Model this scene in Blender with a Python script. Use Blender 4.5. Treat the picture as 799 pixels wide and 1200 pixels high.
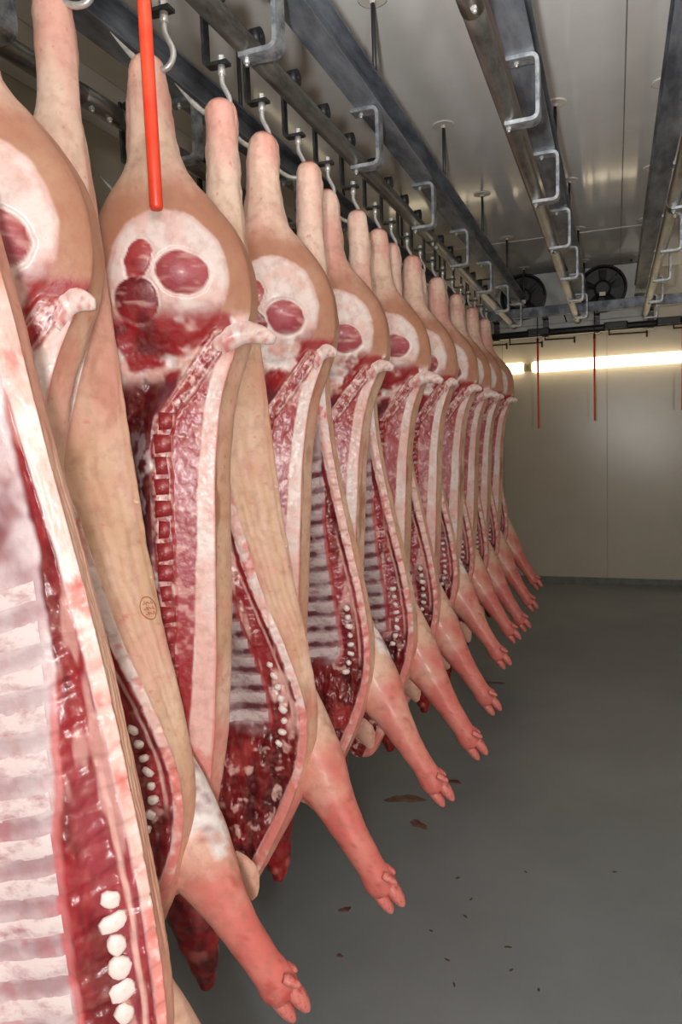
import bpy, math, random
import numpy as np
from mathutils import Vector, Matrix

# ------------------------------------------------------------------ reset
for o in list(bpy.data.objects):
    bpy.data.objects.remove(o, do_unlink=True)
scene = bpy.context.scene
COL = scene.collection

# ------------------------------------------------------------------ camera
CAM_H = 1.80
F_PX, PITCH, YAW, ROLL = 850.0, math.radians(5.48), math.radians(20.83), math.radians(2.2)
fw = Vector((-math.sin(YAW)*math.cos(PITCH), math.cos(YAW)*math.cos(PITCH), -math.sin(PITCH)))
rt0 = Vector((math.cos(YAW), math.sin(YAW), 0)); up0 = rt0.cross(fw)
rt = rt0*math.cos(ROLL) - up0*math.sin(ROLL)
up = up0*math.cos(ROLL) + rt0*math.sin(ROLL)
cam_data = bpy.data.cameras.new('camera')
cam_data.sensor_fit = 'VERTICAL'; cam_data.sensor_height = 36.0; cam_data.sensor_width = 24.0
cam_data.lens = F_PX/1200*36.0
cam_data.clip_start = 0.02
cam = bpy.data.objects.new('camera', cam_data); COL.objects.link(cam)
M = Matrix.Identity(4)
for i in range(3):
    M[i][0] = rt[i]; M[i][1] = up[i]; M[i][2] = -fw[i]
M[2][3] = CAM_H
cam.matrix_world = M
scene.camera = cam

# ------------------------------------------------------------------ world, flash, exposure
world = bpy.data.worlds.new('world'); scene.world = world; world.use_nodes = True
world.node_tree.nodes['Background'].inputs[0].default_value = (0.5, 0.5, 0.5, 1)
world.node_tree.nodes['Background'].inputs[1].default_value = 0.0
scene.view_settings.view_transform = 'Standard'
scene.view_settings.look = 'None'
scene.view_settings.gamma = 1.0
scene.view_settings.exposure = 0.0
scene.view_settings.use_curve_mapping = False

fl = bpy.data.lights.new('camera_flash', 'POINT')
fl.energy = 12; fl.color = (1.0, 0.97, 0.95)
fl.shadow_soft_size = 0.035
flo = bpy.data.objects.new('camera_flash', fl); COL.objects.link(flo)
flo.location = Vector((0, 0, CAM_H)) - rt*0.16 + up*0.05 + fw*0.03
flo.rotation_euler = (fw*1.0 + up*0.12).to_track_quat('-Z', 'Y').to_euler()

kl = bpy.data.lights.new('added_key_light', 'POINT')          # key light added behind the camera; stands for no real lamp
kl.energy = 185; kl.color = (1.0, 0.975, 0.965)
kl.shadow_soft_size = 0.09
klo = bpy.data.objects.new('added_key_light', kl); COL.objects.link(klo)
klo.location = (0.80, -1.15, 1.62)


bl = bpy.data.lights.new('added_ceiling_spot', 'SPOT')       # upward spot added to brighten the ceiling, no real flash head
bl.energy = 480; bl.color = (0.99, 0.98, 0.975); bl.spot_size = math.radians(115); bl.spot_blend = 0.7; bl.shadow_soft_size = 0.05
blo = bpy.data.objects.new('added_ceiling_spot', bl); COL.objects.link(blo)
blo.location = (-.14, -.15, CAM_H+.12)
blo.rotation_euler = Vector((.45, .75, .80)).to_track_quat('-Z', 'Y').to_euler()

# ------------------------------------------------------------------ numbers of the place
RAIL_Z = CAM_H + 1.157
RAILS = [-1.62, -1.0, -0.36, 0.28]
CEIL_Z = CAM_H + 1.80
WALL_Y = 9.0
ROOM_L, ROOM_R, ROOM_F = -2.7, 2.3, -3.2
BEAM_B = CAM_H + 1.345
RAIL_END = 8.03

# ------------------------------------------------------------------ helpers
def S(c):
    c = np.asarray(c, float)/255.0
    return np.where(c <= 0.04045, c/12.92, ((c+0.055)/1.055)**2.4)
def lin(r, g, b): return tuple(S((r, g, b))) + (1.0,)

def mat(name, color=None, rough=0.5, metal=0.0, noise=None, bump=0.0, bump_scale=200, coat=0.0, spec=0.5,
        attr=None, rough_attr=None, emit=None, noise2=None):
    m = bpy.data.materials.new(name); m.use_nodes = True
    nt = m.node_tree; N = nt.nodes; L = nt.links; b = N['Principled BSDF']
    b.inputs['Roughness'].default_value = rough; b.inputs['Metallic'].default_value = metal
    b.inputs['Specular IOR Level'].default_value = spec
    b.inputs['Coat Weight'].default_value = coat; b.inputs['Coat Roughness'].default_value = 0.18
    tc = N.new('ShaderNodeTexCoord')
    src = None
    if attr:
        a = N.new('ShaderNodeAttribute'); a.attribute_name = attr; src = a.outputs['Color']
    elif color:
        b.inputs['Base Color'].default_value = color
    if noise:      # (scale, colour2, low, high, stretch)
        sc, c2, lo, hi, st = noise
        mp = N.new('ShaderNodeMapping'); mp.inputs['Scale'].default_value = st
        L.new(tc.outputs['Object'], mp.inputs['Vector'])
        nz = N.new('ShaderNodeTexNoise'); nz.inputs['Scale'].default_value = sc; nz.inputs['Detail'].default_value = 6
        nz.inputs['Roughness'].default_value = 0.65
        L.new(mp.outputs[0], nz.inputs['Vector'])
        mr = N.new('ShaderNodeMapRange'); mr.inputs[1].default_value = lo; mr.inputs[2].default_value = hi
        L.new(nz.outputs['Fac'], mr.inputs[0])
        mx = N.new('ShaderNodeMix'); mx.data_type = 'RGBA'
        L.new(mr.outputs[0], mx.inputs['Factor'])
        if src is not None: L.new(src, mx.inputs['A'])
        else: mx.inputs['A'].default_value = color
        mx.inputs['B'].default_value = c2
        src = mx.outputs['Result']
    if noise2:
        sc, c2, lo, hi, st = noise2
        mp = N.new('ShaderNodeMapping'); mp.inputs['Scale'].default_value = st
        L.new(tc.outputs['Object'], mp.inputs['Vector'])
        nz = N.new('ShaderNodeTexNoise'); nz.inputs['Scale'].default_value = sc; nz.inputs['Detail'].default_value = 4
        L.new(mp.outputs[0], nz.inputs['Vector'])
        mr = N.new('ShaderNodeMapRange'); mr.inputs[1].default_value = lo; mr.inputs[2].default_value = hi
        L.new(nz.outputs['Fac'], mr.inputs[0])
        mx = N.new('ShaderNodeMix'); mx.data_type = 'RGBA'
        L.new(mr.outputs[0], mx.inputs['Factor']); L.new(src, mx.inputs['A']); mx.inputs['B'].default_value = c2
        src = mx.outputs['Result']
    if src is not None: L.new(src, b.inputs['Base Color'])
    if rough_attr:
        a = N.new('ShaderNodeAttribute'); a.attribute_name = rough_attr
        L.new(a.outputs['Fac'], b.inputs['Roughness'])
    if bump:
        nz = N.new('ShaderNodeTexNoise'); nz.inputs['Scale'].default_value = bump_scale; nz.inputs['Detail'].default_value = 5
        L.new(tc.outputs['Object'], nz.inputs['Vector'])
        bp = N.new('ShaderNodeBump'); bp.inputs['Strength'].default_value = bump; bp.inputs['Distance'].default_value = 0.002
        L.new(nz.outputs['Fac'], bp.inputs['Height']); L.new(bp.outputs[0], b.inputs['Normal'])
    if emit:
        b.inputs['Emission Color'].default_value = emit[0]; b.inputs['Emission Strength'].default_value = emit[1]
    return m

ONE = (1, 1, 1)
MT = {}
MT['carcass'] = mat('carcass', attr='Col', rough_attr='Wet', coat=0.12, bump=0.5, bump_scale=90,
                    noise=(260, lin(120, 50, 45), 0.62, 0.95, ONE),
                    noise2=(38, lin(170, 104, 88), 0.46, 1.25, ONE))
MT['vertebra'] = mat('vertebra_meat', lin(150, 38, 42), 0.42, coat=0.08, bump=0.6, bump_scale=80, noise=(60, lin(215, 140, 140), 0.5, 0.75, ONE))
MT['rib'] = mat('rib_membrane', lin(232, 216, 214), 0.38, coat=0.2, bump=0.5, bump_scale=80, noise=(22, lin(176, 122, 130), 0.48, 0.75, (1, 1, 2.5)))
MT['sternum'] = mat('sternum_bone', lin(238, 220, 214), 0.35, coat=0.2, noise=(50, lin(205, 130, 130), 0.6, 0.85, ONE))
MT['tail'] = mat('tail_skin', lin(240, 205, 195), 0.45, bump=0.4, bump_scale=90, noise=(45, lin(200, 80, 80), 0.52, 0.7, ONE))
MT['hoof'] = mat('hoof_skin', lin(222, 130, 120), 0.4, bump=0.4, bump_scale=90, noise=(45, lin(175, 48, 48), 0.5, 0.7, ONE))
MT['teat'] = mat('teat_skin', lin(235, 195, 165), 0.5, bump=0.3)
MT['galv'] = mat('galvanised_steel', lin(176, 180, 184), 0.42, 0.6, noise=(18, lin(92, 98, 106), 0.4, 0.66, ONE), bump=0.15, bump_scale=120)
MT['beam'] = mat('weathered_beam_steel', lin(138, 143, 150), 0.5, 0.35, noise=(9, lin(78, 83, 92), 0.38, 0.62, (1, 0.25, 1)), bump=0.15, bump_scale=100)
MT['tube'] = mat('oiled_tube_steel', lin(128, 126, 120), 0.36, 0.7, noise=(14, lin(72, 69, 64), 0.4, 0.68, (1, 0.3, 1)), bump=0.2, bump_scale=140)
MT['hanger'] = mat('dark_hanger_steel', lin(84, 84, 84), 0.45, 0.8, noise=(40, lin(40, 38, 36), 0.4, 0.7, ONE))
MT['stainless'] = mat('stainless_steel', lin(205, 204, 200), 0.32, 0.6, noise=(60, lin(158, 156, 150), 0.5, 0.8, ONE))
MT['rod'] = mat('threaded_rod_steel', lin(70, 70, 72), 0.5, 0.7)
MT['black'] = mat('black_plastic', lin(22, 22, 24), 0.5, noise=(20, lin(38, 38, 40), 0.45, 0.7, ONE))
MT['red'] = mat('orange_red_plastic', lin(232, 62, 34), 0.38, noise=(14, lin(236, 84, 52), 0.4, 0.7, ONE), coat=0.2)
MT['ceiling'] = mat('ceiling_panel_coating', lin(224, 222, 218), 0.10, noise=(2.2, lin(214, 211, 206), 0.35, 0.7, ONE), spec=0.5)
MT['seam'] = mat('panel_seam', lin(150, 142, 130), 0.5, noise=(8, lin(130, 122, 112), 0.4, 0.7, ONE))
MT['wall'] = mat('wall_panel_coating', lin(192, 184, 168), 0.26, noise=(1.6, lin(184, 175, 157), 0.35, 0.7, ONE))
MT['cove'] = mat('cove_resin', lin(100, 108, 106), 0.45, noise=(12, lin(78, 84, 82), 0.4, 0.7, ONE))
MT['white'] = mat('white_plate', lin(214, 208, 198), 0.35, noise=(6, lin(198, 192, 182), 0.4, 0.7, ONE))
MT['housing'] = mat('evaporator_housing', lin(190, 190, 186), 0.4, noise=(3, lin(170, 170, 166), 0.4, 0.7, ONE))
MT['lamp'] = mat('lamp_diffuser', lin(255, 240, 210), 0.4, emit=((1.0, 0.82, 0.55, 1), 3.4))
MT['lampcap'] = mat('lamp_end_cap', lin(205, 190, 150), 0.4)
MT['blood'] = mat('blood_stain', lin(88, 34, 32), 0.3, noise=(14, lin(118, 96, 90), 0.4, 0.62, ONE))
MT['flake'] = mat('dried_flake', lin(62, 50, 36), 0.7, noise=(60, lin(90, 70, 48), 0.4, 0.7, ONE))
MT['floor'] = mat('resin_floor', lin(132, 138, 140), 0.36, noise=(1.1, lin(116, 122, 124), 0.35, 0.7, ONE),
                  noise2=(420, lin(104, 106, 106), 0.55, 0.8, ONE), bump=0.5, bump_scale=260)

def link(name, me, m, parent=None):
    o = bpy.data.objects.new(name, me); COL.objects.link(o)
    if m is not None and len(me.materials) == 0: me.materials.append(m)
    if parent: o.parent = parent
    return o

def tag(o, label=None, cat=None, group=None, kind=None):
    if label: o['label'] = label
    if cat: o['category'] = cat
    if group: o['group'] = group
    if kind: o['kind'] = kind
    return o

def empty(name, loc=(0, 0, 0), rot=(0, 0, 0)):
    o = bpy.data.objects.new(name, None); COL.objects.link(o)
    o.location = loc; o.rotation_euler = rot; o.empty_display_size = 0.05
    return o

def copy_tree(o, parent=None):
    c = o.copy(); COL.objects.link(c); c.parent = parent
    for ch in list(o.children): copy_tree(ch, c)
    return c

class MB:
    def __init__(self): self.v = []; self.f = []; self.sm = []
    def add(self, verts, faces, smooth=False):
        n = len(self.v); self.v += [tuple(p) for p in verts]
        self.f += [tuple(i+n for i in f) for f in faces]; self.sm += [smooth]*len(faces); return self
    def box(self, lo, hi, bev=0.0):
        x0, y0, z0 = lo; x1, y1, z1 = hi
        if bev <= 0:
            v = [(x0,y0,z0),(x1,y0,z0),(x1,y1,z0),(x0,y1,z0),(x0,y0,z1),(x1,y0,z1),(x1,y1,z1),(x0,y1,z1)]
            f = [(0,3,2,1),(4,5,6,7),(0,1,5,4),(1,2,6,5),(2,3,7,6),(3,0,4,7)]
            return self.add(v, f)
        b = bev                      # chamfered along z edges and top/bottom rims
        def ring(z, i): return [(x0+b+i,y0+i,z),(x1-b-i,y0+i,z),(x1-i,y0+b+i,z),(x1-i,y1-b-i,z),(x1-b-i,y1-i,z),(x0+b+i,y1-i,z),(x0+i,y1-b-i,z),(x0+i,y0+b+i,z)]
        v = ring(z0, b*.5)+ring(z0+b*.5, 0)+ring(z1-b*.5, 0)+ring(z1, b*.5)
        f = [tuple(range(7, -1, -1)), tuple(range(24, 32))]
        for r in range(3):
            for k in range(8): f.append((r*8+k, r*8+(k+1) % 8, r*8+8+(k+1) % 8, r*8+8+k))
        return self.add(v, f)
    def tube(self, pts, rad, n=12, caps=True, smooth=True):
        pts = [Vector(p) for p in pts]; k = len(pts)
        rads = rad if hasattr(rad, '__len__') else [rad]*k
        V = []; F = []; prev = None
        for i, p in enumerate(pts):
            t = (pts[min(i+1, k-1)]-pts[max(i-1, 0)]).normalized()
            if prev is None:
                a = Vector((0, 0, 1)) if abs(t.z) < .9 else Vector((1, 0, 0))
                u = t.cross(a).normalized()
            else:
                u = (prev - t*prev.dot(t)).normalized()
            prev = u; w = t.cross(u)
            for j in range(n):
                th = 2*math.pi*j/n
                V.append(p + (u*math.cos(th)+w*math.sin(th))*rads[i])
        for i in range(k-1):
            for j in range(n):
                F.append((i*n+j, i*n+(j+1) % n, (i+1)*n+(j+1) % n, (i+1)*n+j))
        self.add(V, F, smooth)
        if caps:
            self.f.append(tuple(len(self.v)-k*n+j for j in range(n-1, -1, -1))); self.sm.append(False)
            self.f.append(tuple(len(self.v)-n+j for j in range(n))); self.sm.append(False)
        return self
    def strip(self, path, width_axis, w, th):
        """flat bar swept along a path in a plane, width along width_axis"""
        pts = [Vector(p) for p in path]; wa = Vector(width_axis).normalized(); k = len(pts); V = []; F = []
        for i, p in enumerate(pts):
            a = (pts[i]-pts[i-1]).normalized() if i > 0 else (pts[1]-pts[0]).normalized()
            b = (pts[i+1]-pts[i]).normalized() if i < k-1 else a
            t = (a+b).normalized(); nrm = t.cross(wa).normalized(); s = 1/max(.5, t.dot(b))
            for q in ((-1,-1),(1,-1),(1,1),(-1,1)):
                V.append(p + wa*(q[0]*w/2) + nrm*(q[1]*th/2*s))
        for i in range(k-1):
            for j in range(4): F.append((i*4+j, i*4+(j+1) % 4, i*4+4+(j+1) % 4, i*4+4+j))
        F += [(3, 2, 1, 0), tuple((k-1)*4+j for j in range(4))]
        return self.add(V, F)
    def mesh(self, name):
        me = bpy.data.meshes.new(name); me.from_pydata(self.v, [], self.f); me.update()
        me.polygons.foreach_set('use_smooth', np.array(self.sm, dtype=bool)); return me
    def build(self, name, m, parent=None): return link(name, self.mesh(name), MT[m] if isinstance(m, str) else m, parent)

def fillet(pts, r, n=5):
    """rounds the inner corners of a polyline"""
    P = [Vector(p) for p in pts]; out = [P[0]]
    for i in range(1, len(P)-1):
        a = (P[i-1]-P[i]).normalized(); b = (P[i+1]-P[i]).normalized()
        s = P[i]+a*r; e = P[i]+b*r
        for k in range(n+1):
            t = k/n; out.append(s*(1-t)**2 + P[i]*2*t*(1-t) + e*t*t)
    out.append(P[-1]); return out

# ------------------------------------------------------------------ numpy noise
def _hash(ix, iy, iz, seed):
    h = (ix*374761393 + iy*668265263 + iz*2147483647 + seed*1274126177) & 0xffffffff
    h = ((h ^ (h >> 13))*1274126177) & 0xffffffff
    h = ((h ^ (h >> 16))*2246822519) & 0xffffffff
    return ((h ^ (h >> 15)) & 0xffff)/65535.0
def vnoise(x, y, z, seed=0):
    ix = np.floor(x).astype(np.int64); iy = np.floor(y).astype(np.int64); iz = np.floor(z).astype(np.int64)
    fx = x-ix; fy = y-iy; fz = z-iz
    fx = fx*fx*(3-2*fx); fy = fy*fy*(3-2*fy); fz = fz*fz*(3-2*fz)
    r = 0
    for dx in (0, 1):
        wx = fx if dx else 1-fx
        for dy in (0, 1):
            wy = fy if dy else 1-fy
            for dz in (0, 1):
                wz = fz if dz else 1-fz
                r = r + wx*wy*wz*_hash(ix+dx, iy+dy, iz+dz, seed)
    return r
def fbm(x, y, z, s, seed=0, octv=4, st=(1, 1, 1)):
    a = 1.0; tot = 0; r = 0; f = s
    for k in range(octv):
        X_, Y_, Z_ = x*f*st[0], y*f*st[1], z*f*st[2]
        c_, s_ = math.cos(.7+k*1.1), math.sin(.7+k*1.1)
        X_, Z_ = X_*c_-Z_*s_, X_*s_+Z_*c_; Y_, Z_ = Y_*.8-Z_*.6, Y_*.6+Z_*.8
        r = r + a*vnoise(X_+k*7.3+seed*3.1, Y_+k*3.7, Z_+k*5.1, seed+k); tot += a; a *= 0.55; f *= 2.03
    return r/tot
def sst(a, b, x):
    t = np.clip((x-a)/(b-a), 0, 1); return t*t*(3-2*t)
def pmix(A, B, t):
    t = np.clip(np.asarray(t), 0, 1)[..., None]; return A*(1-t) + np.asarray(B)*t
def pch(xs, ys):
    xs = np.array(xs, float); ys = np.array(ys, float)
    def f(x):                       # smooth (cubic) interpolation with clamped ends
        x = np.clip(x, xs[0], xs[-1]); m = np.gradient(ys, xs)
        i = np.clip(np.searchsorted(xs, x, side='right')-1, 0, len(xs)-2)
        h = xs[i+1]-xs[i]; t = (x-xs[i])/h
        return ((2*t**3-3*t**2+1)*ys[i] + (t**3-2*t**2+t)*h*m[i] + (-2*t**3+3*t**2)*ys[i+1] + (t**3-t**2)*h*m[i+1])
    return f

# ------------------------------------------------------------------ the room shell
def structure(name): o = empty(name); o['kind'] = 'structure'; return o

floor = MB().box((ROOM_L-.1, ROOM_F-.1, -0.1), (ROOM_R+.1, WALL_Y+.1, 0)).build('floor', 'floor'); floor['kind'] = 'structure'

# ceiling of separate coated panels over a backing slab: seams along the room and one across
ceil = MB().box((ROOM_L-.1, ROOM_F-.1, CEIL_Z+.012), (ROOM_R+.1, WALL_Y+.1, CEIL_Z+.1)).build('ceiling', 'seam'); ceil['kind'] = 'structure'
xs = [ROOM_L, -2.31, -1.13, 0.05, 1.23, ROOM_R]; ys = [ROOM_F, 1.4, 7.12, WALL_Y]
g = 0.003
for i in range(len(xs)-1):
    for j in range(len(ys)-1):
        MB().box((xs[i]+g, ys[j]+g*1.6, CEIL_Z), (xs[i+1]-g, ys[j+1]-g*1.6, CEIL_Z+.011)).build('panel', 'ceiling', ceil)
t1 = MB().box((ROOM_L, 7.105, CEIL_Z-.004), (ROOM_R, 7.135, CEIL_Z+.001)).build('trim_1', 'white'); t1['kind'] = 'structure'
# far wall of coated panels
wb = MB().box((ROOM_L-.1, WALL_Y+.012, 0), (ROOM_R+.1, WALL_Y+.1, CEIL_Z)).build('wall_back', 'seam'); wb['kind'] = 'structure'
xs = [ROOM_L, -2.45, -1.27, -0.09, 1.09, ROOM_R]
for i in range(len(xs)-1):
    MB().box((xs[i]+g*.8, WALL_Y, 0), (xs[i+1]-g*.8, WALL_Y+.011, CEIL_Z)).build('panel', 'wall', wb)
for nm, lo, hi in (('wall_left', (ROOM_L-.1, ROOM_F, 0), (ROOM_L, WALL_Y, CEIL_Z)),
                   ('wall_right', (ROOM_R, ROOM_F, 0), (ROOM_R+.1, WALL_Y, CEIL_Z)),
                   ('wall_front', (ROOM_L, ROOM_F-.1, 0), (ROOM_R, ROOM_F, CEIL_Z))):
    w = MB().box(lo, hi).build(nm, 'wall'); w['kind'] = 'structure'
# coved resin skirting along the far wall
prof = [(0, 0), (-.055, 0), (-.05, .006), (-.034, .016), (-.02, .032), (-.012, .055), (-.010, .085), (0, .088)]
V = []; 
for X in (ROOM_L, ROOM_R):
    V += [(X, WALL_Y+p[0], p[1]) for p in prof]
n = len(prof)
F = [(i, (i+1) % n, n+(i+1) % n, n+i) for i in range(n)] + [tuple(range(n-1, -1, -1)), tuple(range(n, 2*n))]
bb = MB().add(V, F).build('baseboard_back', 'cove'); bb['kind'] = 'structure'

# ------------------------------------------------------------------ overhead rails
def bolt_mesh():
    m = MB(); m.tube([(0, 0, 0), (0, 0, -.009)], .0095, 6, smooth=False); m.tube([(0, 0, -.009), (0, 0, -.016)], .0055, 8); return m.mesh('bolt')
BOLT = bolt_mesh(); BOLT.materials.append(MT['stainless'])
def bracket_mesh():
    m = MB()
    path = fillet([(-.012, 0, -.037), (.105, 0, -.037), (.105, 0, BEAM_B-RAIL_Z-.007), (-.005, 0, BEAM_B-RAIL_Z-.007)], .028)
    m.strip(path, (0, 1, 0), .062, .014)
    return m.mesh('bracket')
BRK = bracket_mesh(); BRK.materials.append(MT['galv'])
def ibeam(y0, y1, zc):
    m = MB(); w = .05; h = .12; t = .009
    pr = [(-w, 0), (w, 0), (w, t), (t/2, t+.006), (t/2, h-t-.006), (w, h-t), (w, h), (-w, h), (-w, h-t), (-t/2, h-t-.006), (-t/2, t+.006), (-w, t)]
    V = [(p[0], y, zc+p[1]) for y in (y0, y1) for p in pr]; n = len(pr)
    F = [(i, (i+1) % n, n+(i+1) % n, n+i) for i in range(n)] + [tuple(range(n-1, -1, -1)), tuple(range(n, 2*n))]
    return m.add(V, F)
PLATE = MB().tube([(0, 0, 0), (0, 0, -.004), (0, 0, -.006)], [.062, .062, .056], 28).tube([(0, 0, -.006), (0, 0, -.02)], .013, 6, smooth=False).mesh('ceiling_plate')
PLATE.materials.append(MT['white'])
ROD = MB().tube([(0, 0, CEIL_Z-RAIL_Z-.006), (0, 0, BEAM_B+.12-RAIL_Z)], .009, 10).tube([(0, 0, BEAM_B+.145-RAIL_Z), (0, 0, BEAM_B+.12-RAIL_Z)], .017, 6, smooth=False).mesh('hanger_rod')
ROD.materials.append(MT['rod'])

RAIL_LABELS = ['overhead steel tube rail farthest left, half hidden behind the front row of carcasses',
               'overhead steel tube rail that carries the front row of pork halves',
               'empty overhead tube rail in the middle, beside the carcass rail',
               'empty overhead tube rail along the right edge of the picture']
Y0 = -1.2
for i, X in enumerate(RAILS):
    r = empty('overhead_rail', (X, 0, RAIL_Z))
    tag(r, RAIL_LABELS[i], 'rail', 'overhead meat rails')
    m = MB()
    m.tube([(0, Y0, 0), (0, RAIL_END, 0)], .032, 24)
    m.build('tube', 'tube', r)
    # sleeve joints with their bolts
    for yj in (1.45 if i != 0 else 2.12, 4.3):
        if i == 2: yj += 0.55
        s = MB().tube([(0, yj-.09, 0), (0, yj+.09, 0)], .0335, 24).build('sleeve', 'tube', r)
        for dy in (-.055, .035):
            b = link('bolt', BOLT, None, s); b.location = (.012, yj+dy, -.031); b.rotation_euler = (0, -.35, 0)
    m = ibeam(Y0, RAIL_END, BEAM_B-RAIL_Z); bm = m.build('support_beam', 'beam', r); bx_ = (.06, .065, .045, -.05)[i]; bm.location = (bx_, 0, 0)
    yb = [2.0 + .955*k for k in range(-3, 7)] if i != 2 else [2.9 + .955*k - .09 for k in range(-4, 6)]
    if i == 3: yb = [3.25 + .955*k for k in range(-4, 6)]
    if i == 0: yb = [1.62 + .955*k for k in range(-3, 7)]
    for y in yb:
        k = link('bracket', BRK, None, r); k.location = (0, y, 0)
        b = link('bolt', BOLT, None, k); b.location = (0.0, 0, -.043)
        b = link('bolt', BOLT, None, k); b.location = (.03, 0, BEAM_B-RAIL_Z-.013)
    for k in range(-1, 5):
        rd = link('hanger_rod', ROD, None, r); rd.location = (bx_+.01, 3.02+1.31*k, 0)
        p = link('ceiling_plate', PLATE, None, rd); p.location = (0, 0, CEIL_Z-RAIL_Z)

# transverse rail and beam at the far end
cr = empty('cross_rail', (0, 8.18, RAIL_Z)); tag(cr, 'dark transverse rail running along the far wall under the fan unit', 'rail')
MB().tube([(ROOM_L+.05, 0, -.075), (ROOM_R-.05, 0, -.075)], .036, 20).build('tube', 'black', cr)
MB().box((ROOM_L+.05, -.115, BEAM_B-RAIL_Z-.10), (ROOM_R-.05, -.03, BEAM_B-RAIL_Z-.002), .008).build('support_beam', 'beam', cr)
for k in range(9):
    x = -2.26 + .52*k
    path = fillet([(0, -.02, BEAM_B-RAIL_Z-.105), (0, .085, BEAM_B-RAIL_Z-.105), (0, .085, -.118), (0, -.02, -.118)], .03)
    MB().strip([(x+p.x, p.y, p.z) for p in path], (1, 0, 0), .06, .012).build('bracket', 'hanger', cr)
for k, (x, w, z) in enumerate([(-.9, .34, -.17), (-.55, .3, -.15), (.12, .36, -.15), (.7, .3, -.14), (-1.3, .4, -.16)]):
    m = MB().tube([(x-w/2, -.02, z), (x+w/2, -.05, z-.01)], .008, 8).tube([(x+w/2, -.05, z+.005), (x+w/2, -.05, z-.06)], .01, 8)
    m.tube([(x-w/2, -.02, z-.01), (x-w/2, -.02, -.08)], .008, 8); m.build('switch_lever', 'hanger', cr)
for x in (-.75, .02, .52): MB().box((x-.13, -.07, -.10), (x+.10, .05, -.03), .012).build('switch_block', 'black', cr)

# ------------------------------------------------------------------ evaporator with fans
ev = empty('fan_evaporator', (-.54, 8.36, CAM_H+1.75)); tag(ev, 'white ceiling evaporator with two large black fans above the far rails', 'cooler')
EH, ED = .56, .5
m = MB().box((-.85, 0, -EH), (.81, ED, 0), .02); m.build('housing', 'housing', ev)
MB().box((-.87, -.02, -EH-.06), (.83, ED+.03, -EH+.002), .015).build('drip_tray', 'housing', ev)
MB().box((-.85, -.006, -.012), (.81, .0, .004)).build('top_flange', 'hanger', ev)
def fan(x):
    f = MB()
    R = .245
    # ring shroud
    n = 40; V = []; F = []
    for rr, yy in ((R, -.004), (R, -.06), (R-.02, -.065), (R-.03, -.004)):
        V += [(x+rr*math.cos(2*math.pi*k/n), yy, -.245+rr*math.sin(2*math.pi*k/n)) for k in range(n)]
    for q in range(3):
        for k in range(n): F.append((q*n+k, q*n+(k+1) % n, (q+1)*n+(k+1) % n, (q+1)*n+k))
    V.append((x, -.003, -.245)); F += [(3*n+k, 3*n+(k+1) % n, len(V)-1) for k in range(n)]
    o = f.add(V, F, False).build('fan_shroud', 'black', ev)
    h = MB().tube([(x, -.005, -.245), (x, -.07, -.245), (x, -.08, -.245)], [.085, .085, .06], 24).build('fan_motor', 'black', ev)
    MB().box((x-.03, -.083, -.325), (x+.03, -.0805, -.285)).build('rating_plate', 'white', h)
    for k in range(5):
        a = 2*math.pi*k/5+.3; V = []
        for rr, wd in ((.08, .06), (.16, .09), (.205, .10)):
            for s in (-1, 1):
                th = a + s*wd/rr/2*.9
                V.append((x+rr*math.cos(th), -.02-.016*s, -.245+rr*math.sin(th)))
                V.append((x+rr*math.cos(th), -.024-.016*s, -.245+rr*math.sin(th)))
        F = [(0, 2, 6, 4), (4, 6, 10, 8), (1, 5, 7, 3), (5, 9, 11, 7), (0, 4, 5, 1), (4, 8, 9, 5), (2, 3, 7, 6), (6, 7, 11, 10), (8, 10, 11, 9)]
        MB().add(V, F).build('fan_blade', 'black', o)
    for a in (.75, .75+math.pi*2/3, .75+math.pi*4/3):
        MB().tube([(x+.08*math.cos(a), -.066, -.245+.08*math.sin(a)), (x+R*math.cos(a), -.066, -.245+R*math.sin(a))], .006, 6).build('guard_strut', 'hanger', o)
fan(-.40); fan(.415)
for x in (-.7, .7):
    MB().tube([(x, .1, 0), (x, .1, .05)], .01, 8).build('hanger_rod', 'rod', ev)
MB().tube([(.05, -.01, -.55), (.02, -.03, -.45), (-.04, -.02, -.40), (-.1, -.01, -.38)], .008, 6).build('cable', 'black', ev)

# ------------------------------------------------------------------ wall lamps
def lamp(loc, length, axis, label):
    r = empty('wall_lamp', loc); tag(r, label, 'lamp', 'fluorescent wall lamps')
    if axis == 'y': r.rotation_euler = (0, 0, -math.pi/2)
    if axis == '-y': r.rotation_euler = (0, 0, math.pi/2)
    h = length/2
    MB().box((-h+.03, -.02, -.04), (h-.03, 0, .04), .006).build('base', 'lampcap', r)
    k = 13; xs_ = np.linspace(-h+.04, h-.04, k)
    pts = [(-h+.012, -.06, 0)]+[(x, -.06, 0) for x in xs_]+[(h-.012, -.06, 0)]
    MB().tube(pts, [.055]+[.066]*k+[.055], 20).build('diffuser', 'lamp', r)
    for s in (-1, 1):
        MB().tube([(s*(h-.012), -.06, 0), (s*(h+.02), -.06, 0), (s*(h+.03), -.06, 0)], [.05, .046, .03], 16).build('end_cap', 'lampcap', r)
LZ = CAM_H + .795
lamp((-.10, WALL_Y, LZ), 1.66, 'x', 'long lit fluorescent lamp on the far wall behind the red rods')
lamp((-1.80, WALL_Y, LZ), 1.60, 'x', 'lit fluorescent lamp on the far wall mostly hidden by the carcasses')
lamp((1.55, WALL_Y, LZ), 1.30, 'x', 'lit fluorescent lamp on the far wall outside the right edge')
lamp((ROOM_L, 3.4, LZ), 1.66, 'y', 'lit fluorescent lamp on the left wall behind the carcass rows')
lamp((ROOM_L, 6.3, LZ), 1.66, 'y', 'lit fluorescent lamp on the left wall near the far corner')
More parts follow.
